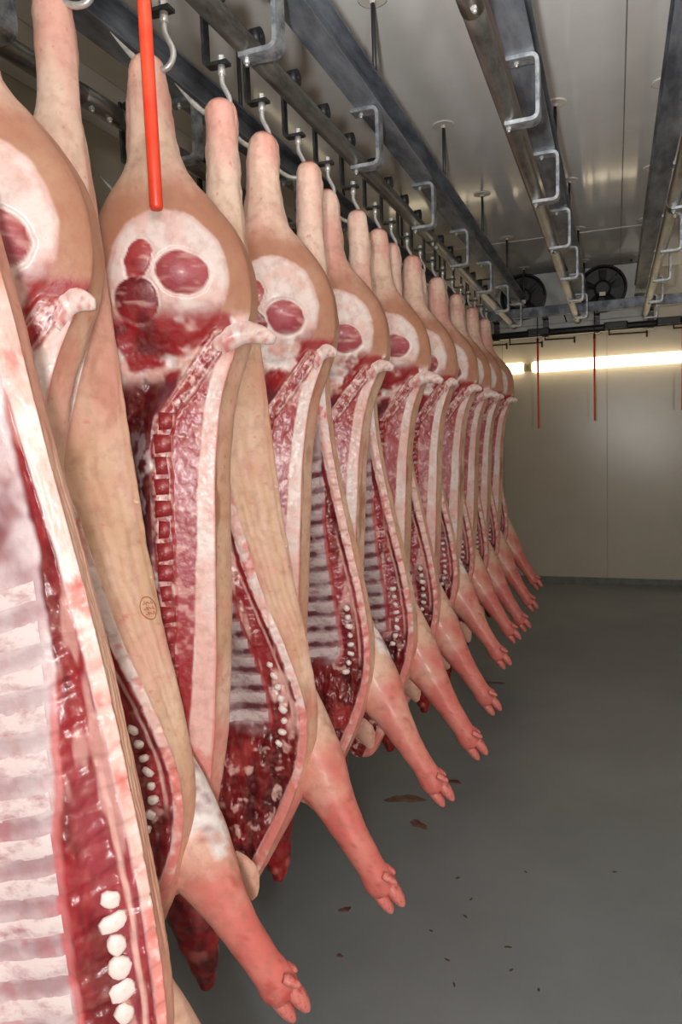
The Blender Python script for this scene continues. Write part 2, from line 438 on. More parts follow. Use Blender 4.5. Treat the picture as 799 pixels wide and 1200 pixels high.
lamp((ROOM_R, 6.2, LZ), 1.66, '-y', 'lit fluorescent lamp on the right wall near the far corner')

# ------------------------------------------------------------------ red pull rods
def pull(x, y, zb, zt, rad, label, wire=.04):
    r = empty('pull_rod', (x, y, zt)); tag(r, label, 'rod', 'red pull rods under the rails')
    L = zt-zb
    MB().tube([(0, 0, -.03), (0, 0, -L+.006), (0, 0, -L)], [rad, rad, rad*.8], 16).build('rod', 'red', r)
    MB().tube([(0, 0, 0.0), (0, 0, -.05)], rad*1.25, 12).tube([(0, 0, wire), (0, 0, 0)], .005, 8).build('ferrule', 'black', r)
pull(-.86, 1.286, CAM_H+.478, BEAM_B, .0135, 'thick orange-red plastic rod hanging in front of the nearest ham', .0)
pull(-.772, 8.10, CAM_H+.07, RAIL_Z-.14, .010, 'thin red rod hanging before the far wall, leftmost of three', BEAM_B-.1-RAIL_Z+.14)
pull(-.202, 8.10, CAM_H+.125, RAIL_Z-.14, .010, 'thin red rod hanging before the far wall, crossing the long lamp', BEAM_B-.1-RAIL_Z+.14)
pull(.63, 8.10, CAM_H+.19, RAIL_Z-.06, .010, 'thin red rod hanging at the right edge of the picture', BEAM_B-.1-RAIL_Z+.06)

# ------------------------------------------------------------------ half carcasses
C_SKIN = S((233, 196, 172)); C_SKINP = S((230, 170, 154)); C_BROWN = S((182, 126, 98)); C_FAT = S((244, 226, 220))
C_FATP = S((238, 190, 180)); C_RED = S((160, 34, 40)); C_DARK = S((92, 14, 20)); C_MUSC = S((172, 70, 82)); C_PALE = S((214, 196, 198))
C_PURP = S((112, 56, 68)); C_BLOOD = S((120, 8, 12)); C_PINK = S((224, 118, 108)); C_WHITE = S((250, 240, 236))

TA = dict(
 d=[0, .08, .17, .27, .34, .42, .53, .62, .70, .80, .95, 1.2, 1.5, 1.65, 1.85, 2.02, 2.12],
 rm=[.028, .038, .043, .064, .125, .182, .212, .205, .165, .130, .105, .09, .075, .062, .035, -.005, -.05],
 rl=[.030, .040, .045, .067, .130, .188, .220, .220, .200, .165, .138, .124, .11, .098, .065, .015, -.04],
 lm=[-.043, -.053, -.056, -.074, -.118, -.147, -.16, -.16, -.15, -.157, -.22, -.29, -.32, -.28, -.22, -.16, -.12],
 ll=[-.045, -.055, -.058, -.076, -.122, -.152, -.165, -.17, -.175, -.195, -.26, -.33, -.36, -.32, -.25, -.17, -.12],
 yr=[.03, .03, .03, .04, .05, .07, .09, .09, .09, .09, .09, .09, .09, .08, .07, .05, .03],
 T=[.068, .062, .066, .09, .115, .145, .16, .16, .155, .155, .17, .19, .2, .19, .16, .11, .06],
 B=[.034, .03, .033, .045, .060, .068, .058, .028, 0, 0, 0, 0, 0, 0, 0, 0, 0],
 C=[0, 0, 0, 0, 0, 0, 0, 0, .01, .05, .09, .11, .11, .06, .03, .01, 0])
TB = dict(
 d=[0, .1, .23, .32, .42, .53, .65, .8, .95, 1.1, 1.35, 1.5, 1.67, 1.8, 1.95, 2.1, 2.25],
 rm=[.029, .035, .035, .039, .044, .048, .03, -.015, -.05, -.015, .052, .108, .152, .146, .092, .015, -.07],
 rl=[.030, .036, .036, .040, .046, .054, .066, .078, .09, .104, .136, .160, .175, .163, .115, .035, -.06],
 lm=[-.044, -.045, -.053, -.082, -.11, -.15, -.18, -.17, -.18, -.20, -.24, -.26, -.26, -.25, -.23, -.2, -.14],
 ll=[-.047, -.047, -.055, -.085, -.13, -.175, -.21, -.20, -.21, -.23, -.27, -.29, -.29, -.28, -.25, -.21, -.145],
 yr=[.028, .028, .028, .04, .055, .065, .07, .075, .085, .085, .08, .075, .07, .065, .06, .05, .03],
 T=[.066, .06, .064, .095, .125, .15, .155, .155, .16, .17, .18, .18, .17, .16, .14, .11, .06],
 B=[.033, .03, .03, .03, .025, .02, .01, 0, 0, 0, 0, 0, 0, 0, 0, 0, 0],
 C=[0, 0, 0, 0, 0, 0, .01, .05, .09, .10, .11, .11, .09, .04, .02, .01, 0])
TC = dict(TB); TC['rm'] = [.025, .030, .026, .032, .042, .055, .072, .088, .108, .126, .146, .152, .146, .120, .07, .005, -.07]; TC['rl'] = [.030, .036, .036, .044, .056, .070, .088, .104, .123, .140, .158, .163, .158, .135, .09, .02, -.06]
TD = dict(TB); TD['rm'] = [.029, .035, .035, .039, .042, .040, .024, .018, .030, .052, .096, .122, .138, .128, .08, .01, -.07]; TD['rl'] = [.031, .037, .037, .041, .046, .046, .036, .032, .044, .064, .107, .132, .148, .140, .095, .025, -.06]
STRIP = {id(TB): 1.0, id(TC): 1.3, id(TD): 1.05}
for _t in (TA, TB, TC, TD):
    _t['f'] = {k: pch(_t['d'], _t[k]) for k in _t if k != 'd'}

def acol(d):                                   # x of the backbone column on the cut face (kind A)
    return np.interp(d, [.62, .66, .86, .95, 1.2, 1.6, 1.9, 2.1], [.17, .14, -.012, -.03, -.035, -.045, -.06, -.09])
def bstrip(d, tb=None):                                 # width of flank / breast strip (kind B)
    return STRIP[id(tb or TB)]*np.interp(d, [.6, .95, 1.15, 1.35, 1.5, 1.7, 1.8], [.03, .035, .06, .088, .095, .10, .14])

def med_y(kind, d, x, seed, tb=None):
    tb = tb or (TA if kind == 'A' else TB); f = tb['f']
    R = f['rm'](d); L = f['lm'](d); t = np.clip((x-L)/(R-L), 0, 1)
    q = np.clip(1-(2*t-1)**2, 0, 1); y = -f['B'](d)*np.where(d < .7, np.sqrt(q)*.75+.25*q, q)
    C = f['C'](d)
    if kind == 'A':
        xc = acol(d)
        cav = sst(0, .07, (xc-.03)-x)*sst(.0, .07, x-L)
        y = y + C*cav
    else:
        s = bstrip(d, tb)
        cav = sst(-.01, .14, (R-s)-x)*sst(.0, .05, x-L-.03)
        y = y + C*cav + .012*sst(0, .03, (R-x)-.02)*sst(.7, .9, d)
    return y

def body_mesh(kind, seed, step=.004, Mm=120, Ml=104, tb=None):
    tb = tb or (TA if kind == 'A' else TB); f = tb['f']; D = tb['d'][-1]
    rng = np.random.RandomState(seed)
    n = int(D/step); d = np.linspace(0, D, n)
    cap = np.sqrt(np.clip(1-((.04-d)/.04).clip(0, 1)**2.2, .01, 1))*np.sqrt(np.clip(1-((d-(D-.03))/.03).clip(0, 1)**2, .01, 1))
    R = f['rm'](d); L = f['lm'](d); Rl = f['rl'](d); Ll = f['ll'](d); yr = f['yr'](d); T = f['T'](d)
    mid = (R+L)/2
    # medial (cut) side: left rim -> right rim
    t = np.linspace(0, 1, Mm)[None, :]; dd = d[:, None]
    wt = sst(.75, .6, dd)*.8; t = t*(1-wt)+wt*(.5-.5*np.cos(math.pi*t))
    xm = L[:, None]*(1-t)+R[:, None]*t
    dm = np.repeat(dd, Mm, 1)
    ym = med_y(kind, dm, xm, seed, tb)
    # lateral (skin) side: right rim -> left rim, Catmull-Rom through five points
    P = [np.stack([R, 0*d], -1), np.stack([Rl, yr], -1), np.stack([mid*.9+.1*Rl, T], -1), np.stack([Ll, yr], -1), np.stack([L, 0*d], -1)]
    P = [np.stack([P[1][:, 0], -P[1][:, 1]], -1)] + P + [np.stack([P[3][:, 0], -P[3][:, 1]], -1)]
    lat = []
    for u in np.linspace(0, 4, Ml+2)[1:-1]:
        i = min(int(u), 3); w = u-i; a, b, c, e = P[i], P[i+1], P[i+2], P[i+3]
        lat.append(.5*((2*b)+(-a+c)*w+(2*a-5*b+4*c-e)*w*w+(-a+3*b-3*c+e)*w**3))
    lat = np.stack(lat, 1)
    xl = lat[..., 0]; yl = lat[..., 1]; dl = np.repeat(dd, Ml, 1)
    X = np.concatenate([xm, xl], 1); Y = np.concatenate([ym, yl], 1); DD = np.concatenate([dm, dl], 1)
    # end caps shrink to the section middle
    cy = (T*.4)[:, None]
    X = mid[:, None]+(X-mid[:, None])*cap[:, None]; Y = cy+(Y-cy)*cap[:, None]
    Z = -DD
    is_med = np.zeros_like(X); is_med[:, :Mm] = 1
    N = lambda s, o=0, oc=4, st=ONE: fbm(X, Y, Z, s, seed*17+o, oc, st)
    n1 = N(9, 1); n2 = N(26, 2); n3 = N(70, 3, 3); n4 = N(5, 4, 3); nf = N(55, 5, 3, (1, 1, .12)); nh = N(60, 6, 3, (.2, 1, 1))
    Rr = R[:, None]; Lr = L[:, None]
    # ---------- skin colour everywhere first
    col = np.broadcast_to(C_SKIN, X.shape+(3,)).copy()
    col = pmix(col, C_SKINP, sst(.45, .7, n1)*.6)
    col = pmix(col, S((200, 154, 118)), sst(.46, .68, n4)*.55)
    col = pmix(col, S((158, 108, 78)), sst(.58, .74, N(17, 23, 5, (1, 1, .45)))*.5)
    col = pmix(col, S((222, 138, 124)), sst(.52, .70, N(13, 24, 4))*.35*sst(.55, .2, DD))
    col = pmix(col, S((244, 222, 205)), sst(.5, .2, DD)*(.55 if kind == 'B' else .3))
    col = pmix(col, C_PINK, sst(1.45, 2.1, DD+.5*(n1-.5))*.75)
    col = pmix(col, C_SKINP, sst(.3, 0, DD)*.25*sst(.35, .65, n2))
    col = pmix(col, S((170, 105, 85)), sst(.66, .78, n3)*.2)
    wet = np.full(X.shape, .47)
    col = pmix(col, S((205, 60, 60)), sst(.78, .84, N(70, 21, 2))*.45)
    col = pmix(col, S((222, 140, 128)), sst(.46, .64, N(7, 22, 4, (1, 1, .5)))*.5)
    vv_ = np.zeros_like(X); vv_[:, Mm:] = np.linspace(0, 1, Ml)[None, :]
    crease = np.zeros_like(X)
    if kind == 'B':
        for v0, a_, b_ in ((.085, .85, 1.62), (.115, .78, 1.55), (.15, .92, 1.5), (.20, .7, 1.35), (.055, 1.0, 1.45)):
            crease = np.maximum(crease, sst(.010, .002, np.abs(vv_-v0-.03*(n1-.5)-.02*(DD-1.2)))*sst(a_, a_+.12, DD)*sst(b_, b_-.12, DD)*(1-is_med))
        col = pmix(col, S((196, 140, 105)), crease*.32)
    if kind == 'A':
        br = sst(.27, .36, DD+.06*(n2-.5))*sst(.78, .55, DD)
        col = pmix(col, C_BROWN, br*(.55+.6*n1))
        col = pmix(col, S((150, 96, 66)), sst(.58, .66, nf)*sst(.9, 1.05, DD)*sst(1.5, 1.3, DD)*.6*(1-is_med))
    else:
        col = pmix(col, S((220, 178, 142)), sst(.50, .60, nf)*sst(.75, .95, DD)*.4*(1-is_med))
    col = pmix(col, S((190, 30, 35)), sst(.022, .008, DD+.012*(n3-.5))*.85)
    disp = np.zeros_like(X)
    lat_m = 1-is_med
    disp += lat_m*(.008*(n1-.5)+.003*(n2-.5)) - .003*crease
    knob = sst(.36, .22, DD)*.020*(n1-.5)
    disp += knob*(lat_m-is_med)
    if kind == 'B': disp += lat_m*.005*(nf-.5)*sst(.6, .85, DD)*sst(1.75, 1.6, DD)
    # ---------- cut face
    M_ = is_med > 0
    if kind == 'A':
        xc = acol(DD)
        he = np.sqrt(((X-.015)/.142)**2+((DD-.535)/.155)**2) + .10*(n2-.5)
        xo = X+.010*(n2-.5)*2; do = DD+.012*(n1-.5)*2
        face = np.maximum(sst(1.02, .97, he), sst(.60, .625, DD+.02*(n2-.5)+.03*sst(.1, .0, np.abs(X-.0))))*is_med
        c = np.broadcast_to(C_FAT, X.shape+(3,)).copy()
        c = pmix(c, C_FATP, sst(.42, .68, n2)*.6)
        c = pmix(c, C_FATP, sst(.90, 1.0, he)*sst(.66, .6, DD)*.7)
        # ham muscles
        def lobe(cx, cd, rx, rd_, cc, dark, bul, rot=0):
            nonlocal c, disp, wet
            u = (xo-cx)*math.cos(rot)+(do-cd)*math.sin(rot); w = -(xo-cx)*math.sin(rot)+(do-cd)*math.cos(rot)
            e = np.sqrt((u/rx)**2+(w/rd_)**2)+.12*(n1-.5)
            m = sst(1.02, .93, e)
            k = pmix(np.broadcast_to(cc, X.shape+(3,)), dark, sst(.4, .7, n2)*.6)
            k = pmix(k, C_FATP, sst(.60, .75, nh)*.5); k = pmix(k, C_FATP, sst(.56, .66, N(48, 33, 3, (.35, 1, 1)))*.45)
            c = c*(1-m[..., None])+k*m[..., None]
            disp += -bul*np.clip(1-e*e, 0, 1)*is_med + .004*np.exp(-((e-1.04)/.06)**2)*is_med
            wet = np.where((m > .5) & M_, .36, wet)
        s = .9+.2*rng.rand()
        lobe(.050, .525+(0 if seed == 1 else .03), .062*s, .050*s, S((184, 84, 96)), S((146, 40, 52)), .008, .25)
        lobe(-.052, .495, .030, .046, S((176, 60, 66)), C_DARK, .004, .4)
        lobe(-.062, .585, .052, .055, S((128, 26, 34)), C_DARK, .004, .1)
        # pelvis: bone, fat and ragged red muscle
        pel = sst(.585, .64, DD+.03*(n2-.5)+.05*(n1-.5))
        k = pmix(np.broadcast_to(C_FATP, X.shape+(3,)), C_WHITE, sst(.45, .62, n2))
        k = pmix(k, C_RED, sst(.50, .60, n1+.10*sst(.02, -.1, X)))
        k = pmix(k, C_DARK, sst(.52, .66, N(16, 8))*sst(.04, -.05, X)*.85)
        c = c*(1-pel[..., None])+k*pel[..., None]
        # loin muscle between backbone and fat
        fw_ = np.interp(DD, [.6, .75, .9, 1.1, 1.5, 1.85], [.02, .036, .036, .042, .055, .065])+.012*(n1-.5)
        rd = Rr-X
        lo = sst(.72, .80, DD)*sst(0, .006, rd-fw_)*sst(0, .004, X-xc)
        k = pmix(np.broadcast_to(C_MUSC, X.shape+(3,)), C_RED, sst(.42, .62, n2))
        k = pmix(k, C_FATP, sst(.54, .70, N(34, 9, 3))*.5)
        c = c*(1-lo[..., None])+k*lo[..., None]
        fa = sst(.66, .74, DD)*sst(.004, -.002, rd-fw_)
        k = pmix(np.broadcast_to(C_FAT, X.shape+(3,)), C_FATP, sst(.35, .7, n1+.25*sst(1.0, 1.8, DD)))
        k = pmix(k, C_PINK, sst(.50, .70, N(14, 11))*sst(1.2, 1.9, DD)*.7)
        k = pmix(k, S((232, 130, 120)), sst(.006, .002, rd)*.6)
        c = c*(1-fa[..., None])+k*fa[..., None]
        # sacrum ridge and backbone column
        a = np.abs(X-xc)
        colm = sst(.026, .018, a+.016*(n2-.5)-.008*sst(.86, .8, DD))*sst(.645, .66, DD)
        k = pmix(np.broadcast_to(C_RED, X.shape+(3,)), C_FATP, sst(.48, .6, n3)*.8)
        seg = .5+.5*np.cos((DD-.86)/.054*2*math.pi)
        k = pmix(k, C_FATP, sst(.90, .99, seg)*.6*sst(.84, .88, DD))
        k = pmix(k, C_FATP, sst(.003, .001, np.abs(X-xc+.014+.004*(n2-.5)))*.6)
        k = pmix(k, S((70, 10, 14)), sst(.004, .001, np.abs(X-xc-.013+.004*(n2-.5)))*.6)
        c = c*(1-colm[..., None])+k*colm[..., None]
        disp += -.006*colm*is_med
        edge = sst(.03, .022, a)*sst(.018, .022, a)*sst(.645, .66, DD)*sst(.86, .80, DD)
        c = pmix(c, C_WHITE, edge*.35)
        # body cavity left of the backbone
        cav = sst(.0, .012, (xc-.022)-X)*sst(.74, .80, DD)
        k = pmix(np.broadcast_to(C_DARK, X.shape+(3,)), C_PURP, sst(.4, .65, n1))
        k = pmix(k, C_PALE, sst(.54, .66, n2)*sst(.8, 1.0, DD)*.8)
        c = c*(1-cav[..., None])+k*cav[..., None]
        # neck end: bloody
        ne = sst(1.78, 1.95, DD+.1*(n1-.5))*sst(.0, .03, rd-.03)
        k = pmix(np.broadcast_to(C_BLOOD, X.shape+(3,)), C_DARK, sst(.4, .6, n2))
        c = c*(1-ne[..., None])+k*ne[..., None]
        col = col*(1-face[..., None])+c*face[..., None]
        wet = np.where(face > .5, np.where(lo+cav+ne+colm > .5, .34, .42), wet)
        disp += is_med*face*(.012*(n2-.5)*sst(.62, .68, DD)*sst(1.0, .8, DD)+.002*(n2-.5)*sst(.72, .76, DD)+.0015*(n3-.5)*sst(.6, .65, DD))
        disp += -.004*is_med*sst(1.0, .9, he)
    else:
        rd = Rr-X; s = bstrip(DD, tb)
        face = sst(.60, .64, DD+.02*(n2-.5))*is_med
        c = np.broadcast_to(C_PALE, X.shape+(3,)).copy()
        # rib wall: dark stripes in the gaps between the ribs
        ph = (DD+.22*(X-.0)+.012*(n1-.5)-1.02)/.056
        gap = .5-.5*np.cos(ph*2*math.pi)
        st = sst(.66, .95, gap+.9*(n2-.5))*sst(.96, 1.02, DD)*sst(1.76, 1.70, DD)
        c = pmix(c, S((190, 160, 166)), sst(.4, .65, n1)*.8)
        c = pmix(c, S((196, 110, 116)), sst(.56, .70, N(19, 35, 4))*.5)
        c = pmix(c, C_PURP, st*(.55+.45*sst(.3, .65, n1))*(.3 if tb is TC else 1.15))
        c = pmix(c, S((120, 40, 50)), sst(.5, .65, n1)*sst(1.04, .9, DD)*.9)
        disp += .004*st*is_med
        # breast / flank muscle strip
        sw = s+.012*(n1-.5)*2
        fw_ = np.interp(DD, [.6, .95, 1.2, 1.45, 1.7, 1.85, 2.2], [.05, .035, .03, .022, .020, .026, .04])+.006*(n2-.5)
        if tb is TC: fw_ = fw_*.75
        red = sst(.003, -.003, rd-sw)*sst(0, .004, rd-fw_)
        k = pmix(np.broadcast_to(S((146, 34, 42)), X.shape+(3,)), C_DARK, sst(.45, .62, N(20, 7, 4, (1, 1, .3)))*.75)
        k = pmix(k, C_MUSC, sst(.52, .68, N(12, 8, 3, (1, 1, .35)))*.5)
        k = pmix(k, C_FATP, sst(.56, .63, N(24, 9, 3, (1, 1, .22)))*(.8 if tb is TB else .5))
        c = c*(1-red[..., None])+k*red[..., None]
        lin_ = sst(.006, .002, np.abs(rd-fw_-.014-.008*n1))*sst(1.2, 1.35, DD)
        c = pmix(c, C_FATP, lin_*.8)
        # ragged inner edge with pale cartilage
        ie = sst(.010, .003, np.abs(rd-sw-.004+.008*(n2-.5)))*sst(1.1, 1.2, DD)*sst(1.8, 1.7, DD)
        c = pmix(c, S((200, 70, 70)), ie*.7)
        # neck: dark, bloody, ragged
        ne = sst(1.69, 1.75, DD+.05*(n1-.5)+.25*np.clip(.05-rd, 0, 1))*sst(0, .006, rd-fw_)
        k = pmix(np.broadcast_to(S((118, 20, 26)), X.shape+(3,)), S((62, 8, 12)), sst(.45, .65, N(15, 31, 4, (1.3, 1, .4)))*.85)
        k = pmix(k, S((190, 70, 70)), sst(.55, .66, n1)*.6)
        k = pmix(k, C_FATP, sst(.63, .70, N(30, 12, 3))*.7)
        c = c*(1-ne[..., None])+k*ne[..., None]
        disp += is_med*ne*(.04*(N(15, 31, 4, (1.3, 1, .4))-.5)+.012*(n2-.5))
        # fat rim
        fa = sst(.003, -.003, rd-fw_)
        k = pmix(np.broadcast_to(C_FATP, X.shape+(3,)), C_FAT, sst(.4, .65, n1))
        k = pmix(k, C_PINK, sst(.42, .62, n2+.3*sst(1.3, 1.9, DD)-.12)*.85)
        c = c*(1-fa[..., None])+k*fa[..., None]
        col = col*(1-face[..., None])+c*face[..., None]
        wet = np.where(face > .5, np.where(red+ne > .5, .33, .40), wet)
        disp += is_med*face*(.010*(n2-.5)*red+.004*(n2-.5)+.004*(n3-.5)*fa-.006*red*sst(.3, .7, n1))
    # apply displacement: cut side along -y/+y, skin side outwards
    Y = Y + is_med*disp
    ox = X-mid[:, None]; oy = Y-cy; ln = np.sqrt(ox**2+oy**2)+1e-6
    X = X + lat_m*disp*ox/ln; Y = Y + lat_m*disp*oy/ln
    Mtot = Mm+Ml
    co = np.stack([X, Y, Z], -1).reshape(-1, 3)
    idx = np.arange(n*Mtot).reshape(n, Mtot)
    a = idx[:-1]; b = idx[1:]; a2 = np.roll(a, -1, 1); b2 = np.roll(b, -1, 1)
    q = np.stack([a, a2, b2, b], -1).reshape(-1, 4)
    return grid_mesh('body', co, q, [idx[0][::-1], idx[-1]], col.reshape(-1, 3), wet.reshape(-1))

def grid_mesh(name, co, quads, ngons, col, wet):
    me = bpy.data.meshes.new(name)
    nv = len(co); nq = len(quads); sizes = [4]*nq+[len(g_) for g_ in ngons]
    loops = np.concatenate([quads.reshape(-1)]+[np.asarray(g_) for g_ in ngons]).astype(np.int32)
    me.vertices.add(nv); me.vertices.foreach_set('co', co.astype(np.float32).reshape(-1))
    me.loops.add(len(loops)); me.loops.foreach_set('vertex_index', loops)
    me.polygons.add(len(sizes))
    st = np.concatenate([[0], np.cumsum(sizes)[:-1]]).astype(np.int32)
    me.polygons.foreach_set('loop_start', st)
    me.polygons.foreach_set('use_smooth', np.ones(len(sizes), dtype=bool))
    me.update(calc_edges=True); me.validate()
    ca = me.attributes.new('Col', 'FLOAT_COLOR', 'POINT')
    ca.data.foreach_set('color', np.concatenate([np.clip(col, 0, 1), np.ones((nv, 1))], 1).astype(np.float32).reshape(-1))
    wa = me.attributes.new('Wet', 'FLOAT', 'POINT'); wa.data.foreach_set('value', np.asarray(wet, np.float32).reshape(-1))
    me.materials.append(MT['carcass'])
    return me

def limb_mesh(name, pts, ru, rv, seed, colour_fn, n_ring=70, n_side=28, vdir=(0, 1, 0), disp=.004):
    """continuous limb: rings along a smooth centre line, ru in the picture plane, rv along vdir"""
    s = np.linspace(0, 1, len(pts)); P = np.array(pts, float); fs = [pch(s, P[:, k]) for k in range(3)]
    fu = pch(s, ru); fv = pch(s, rv)
    u = np.linspace(0, 1, n_ring); c = np.stack([f_(u) for f_ in fs], -1); tng = np.gradient(c, axis=0); tng /= np.linalg.norm(tng, axis=1)[:, None]
    V0 = np.array(vdir, float); vv = V0-tng*(tng@V0)[:, None]; vv /= np.linalg.norm(vv, axis=1)[:, None]
    uu = np.cross(tng, vv)
    cap = np.sqrt(np.clip(1-((u-.97)/.03).clip(0, 1)**2, .02, 1))
    th = np.linspace(0, 2*math.pi, n_side, endpoint=False)
    RU = (fu(u)*cap)[:, None]; RV = (fv(u)*cap)[:, None]
    co = c[:, None, :] + uu[:, None, :]*(RU*np.cos(th))[..., None] + vv[:, None, :]*(RV*np.sin(th))[..., None]
    X, Y, Z = co[..., 0], co[..., 1], co[..., 2]
    nn = fbm(X, Y, Z, 18, seed, 4)-.5
    nrm = uu[:, None, :]*np.cos(th)[None, :, None]+vv[:, None, :]*np.sin(th)[None, :, None]
    co = co + nrm*(nn*disp*2)[..., None]
    col, wet = colour_fn(X, Y, Z, np.repeat(u[:, None], n_side, 1), np.repeat(th[None, :], n_ring, 0), seed)
    idx = np.arange(n_ring*n_side).reshape(n_ring, n_side); a = idx[:-1]; b = idx[1:]
    q = np.stack([a, np.roll(a, -1, 1), np.roll(b, -1, 1), b], -1).reshape(-1, 4)
    return grid_mesh(name, co.reshape(-1, 3), q, [idx[0][::-1], idx[-1]], col.reshape(-1, 3), wet.reshape(-1))

def leg_colour(patch):
    def fn(X, Y, Z, u, th, seed):
        n1 = fbm(X, Y, Z, 10, seed+1); n2 = fbm(X, Y, Z, 34, seed+2); n3 = fbm(X, Y, Z, 90, seed+3, 2)
        c = np.broadcast_to(C_SKIN, X.shape+(3,)).copy()
        c = pmix(c, C_PINK, sst(.15, .75, u+.5*(n1-.5))*.85)
        c = pmix(c, S((214, 84, 84)), sst(.48, .68, n1+.3*(u-.6))*.4)
        c = pmix(c, S((176, 36, 40)), sst(.66, .76, n2+.12*sst(.8, 1, u))*.5)
        c = pmix(c, S((170, 110, 90)), sst(.66, .76, n3)*.4)
        wet = np.full(X.shape, .42)
        if patch:
            m = sst(1.0, .85, np.sqrt(((u-patch[0])/patch[1])**2+((np.angle(np.exp(1j*(th-patch[2]))))/patch[3])**2)+.7*(n1-.5)+1.3*(n2-.5))
            k = pmix(np.broadcast_to(C_WHITE, X.shape+(3,)), S((170, 128, 142)), sst(.46, .60, n2)*.8)
            c = c*(1-m[..., None])+k*m[..., None]
        return c, wet
    return fn

LEG_PTS = [(.045, .125, -1.36), (.056, .135, -1.50), (.078, .135, -1.63), (.115, .118, -1.75), (.168, .09, -1.86), (.220, .055, -1.955), (.270, .025, -2.045), (.318, .004, -2.125), (.352, -.008, -2.18), (.372, -.012, -2.21)]
LEG_RU = [.035, .060, .086, .102, .094, .066, .049, .043, .047, .034]
LEG_RV = [.03, .050, .066, .074, .070, .057, .046, .039, .040, .03]
def leg_mesh(seed, patch): return limb_mesh('foreleg', LEG_PTS, LEG_RU, LEG_RV, seed, leg_colour(patch))

def toe_mesh(L, r, seed):
    """pointed toe along -z with a flattened sole"""
    V = []; F = []; n = 10; rings = [(0, .75), (.2, 1.0), (.5, 1.0), (.75, .82), (.92, .5), (1.0, .12)]
    for (t_, k) in rings:
        for j in range(n):
            th = 2*math.pi*j/n
            x = r*k*math.cos(th)*(1.0); y = r*k*.8*math.sin(th)
            V.append((x+.35*r*t_*t_, y, -L*t_))
    for i in range(len(rings)-1):
        for j in range(n): F.append((i*n+j, i*n+(j+1) % n, (i+1)*n+(j+1) % n, (i+1)*n+j))
    F += [tuple(range(n)), tuple((len(rings)-1)*n+j for j in range(n-1, -1, -1))]
    me = MB().add(V, [tuple(reversed(q)) for q in F], True).mesh('hoof'); me.materials.append(MT['hoof']); return me
TOE = toe_mesh(.085, .026, 1); DEW = toe_mesh(.045, .015, 2); DEW.name = 'dewclaw'

def vertebra_mesh(seed):
    rng = random.Random(seed); m = MB(); w, h, t_ = .0135, .0195, .009
    v = []
    for (a, y) in ((1.0, .006), (1.0, -.002), (.72, -t_)):
        v += [(sx*w*a+rng.uniform(-.002, .002), y+rng.uniform(-.001, .001), sz*h*a+rng.uniform(-.003, .003)) for sx, sz in ((-1, -1), (1, -1), (1, 1), (-1, 1))]
    f = [(8, 9, 10, 11), (3, 2, 1, 0)]
    for r_ in range(2):
        for j in range(4): f.append((r_*4+j, r_*4+(j+1) % 4, r_*4+4+(j+1) % 4, r_*4+4+j))
    me = m.add(v, f, True).mesh('vertebra'); me.materials.append(MT['vertebra']); return me
VERT = [vertebra_mesh(k) for k in range(5)]
def stern_mesh(seed):
    rng = random.Random(seed); m = MB(); V = []; F = []; n = 12
    for (k, y) in ((.7, .006), (1.0, 0), (.85, -.006), (.4, -.009)):
        for j in range(n):
            th = 2*math.pi*j/n; q = 1/(abs(math.cos(th))**3+abs(math.sin(th))**3)**(1/3.)*(1+.22*(rng.random()-.5)); V.append((.0135*k*q*math.cos(th), y, .0095*k*q*math.sin(th)))
    for i in range(3):
        for j in range(n): F.append((i*n+j, i*n+(j+1) % n, (i+1)*n+(j+1) % n, (i+1)*n+j))
    F += [tuple(3*n+j for j in range(n)), tuple(range(n-1, -1, -1))]
    me = m.add(V, F, True).mesh('sternebra'); me.materials.append(MT['sternum']); return me
STERN = [stern_mesh(k) for k in range(4)]
TEAT = MB().tube([(0, 0, 0), (.007, 0, 0), (.012, 0, -.001), (.014, 0, -.001)], [.0075, .005, .004, .002], 8).mesh('teat'); TEAT.materials.append(MT['teat'])
TAIL = None
def tail_mesh():
    pts = [(-.03, .02, -.03), (.0, .008, -.008), (.035, -.002, .004), (.07, -.012, .001), (.10, -.022, -.010), (.115, -.028, -.018)]
    def fn(X, Y, Z, u, th, seed):
        n1 = fbm(X, Y, Z, 40, seed+1); n2 = fbm(X, Y, Z, 90, seed+2, 3)
        c = np.broadcast_to(C_FAT, X.shape+(3,)).copy()
        m = sst(.2, -.3, np.sin(th))*sst(.97, .8, u)
        c = pmix(c, S((206, 96, 96)), sst(.46, .62, n1)*m*.8); c = pmix(c, C_FATP, sst(.5, .7, n2)*.5)
        return c, np.full(X.shape, .4)
    return limb_mesh('tail', pts, [.036, .036, .031, .025, .018, .010], [.034, .03, .022, .018, .014, .009], 5, fn, 30, 16, disp=.0025)
TAIL = tail_mesh()

def rib_mesh(d0, seed, tb=None):
    tb = tb or TB
    """one rib: a shallow pale ridge that follows the inside of the chest wall"""
    m = MB(); V = []; F = []; k = 12
    R0 = float(tb['f']['rm'](d0)) - float(bstrip(d0, tb)) - .012; Lx = -.20
    for i in range(k):
        x = R0+(Lx-R0)*i/(k-1); dd = d0-.22*x
        hw = .0185*(1-.2*i/(k-1)); 
        for o, h in ((-1, .004), (-.5, -.004), (.5, -.004), (1, .004)):
            de = dd+o*hw
            y = float(med_y('B', np.array(de), np.array(x), seed, tb))
            V.append((x, y+h, -de))
    for i in range(k-1):
        for j in range(3): F.append((i*4+j, i*4+4+j, i*4+5+j, i*4+1+j))
    me = m.add(V, F, True).mesh('rib'); me.materials.append(MT['rib']); return me

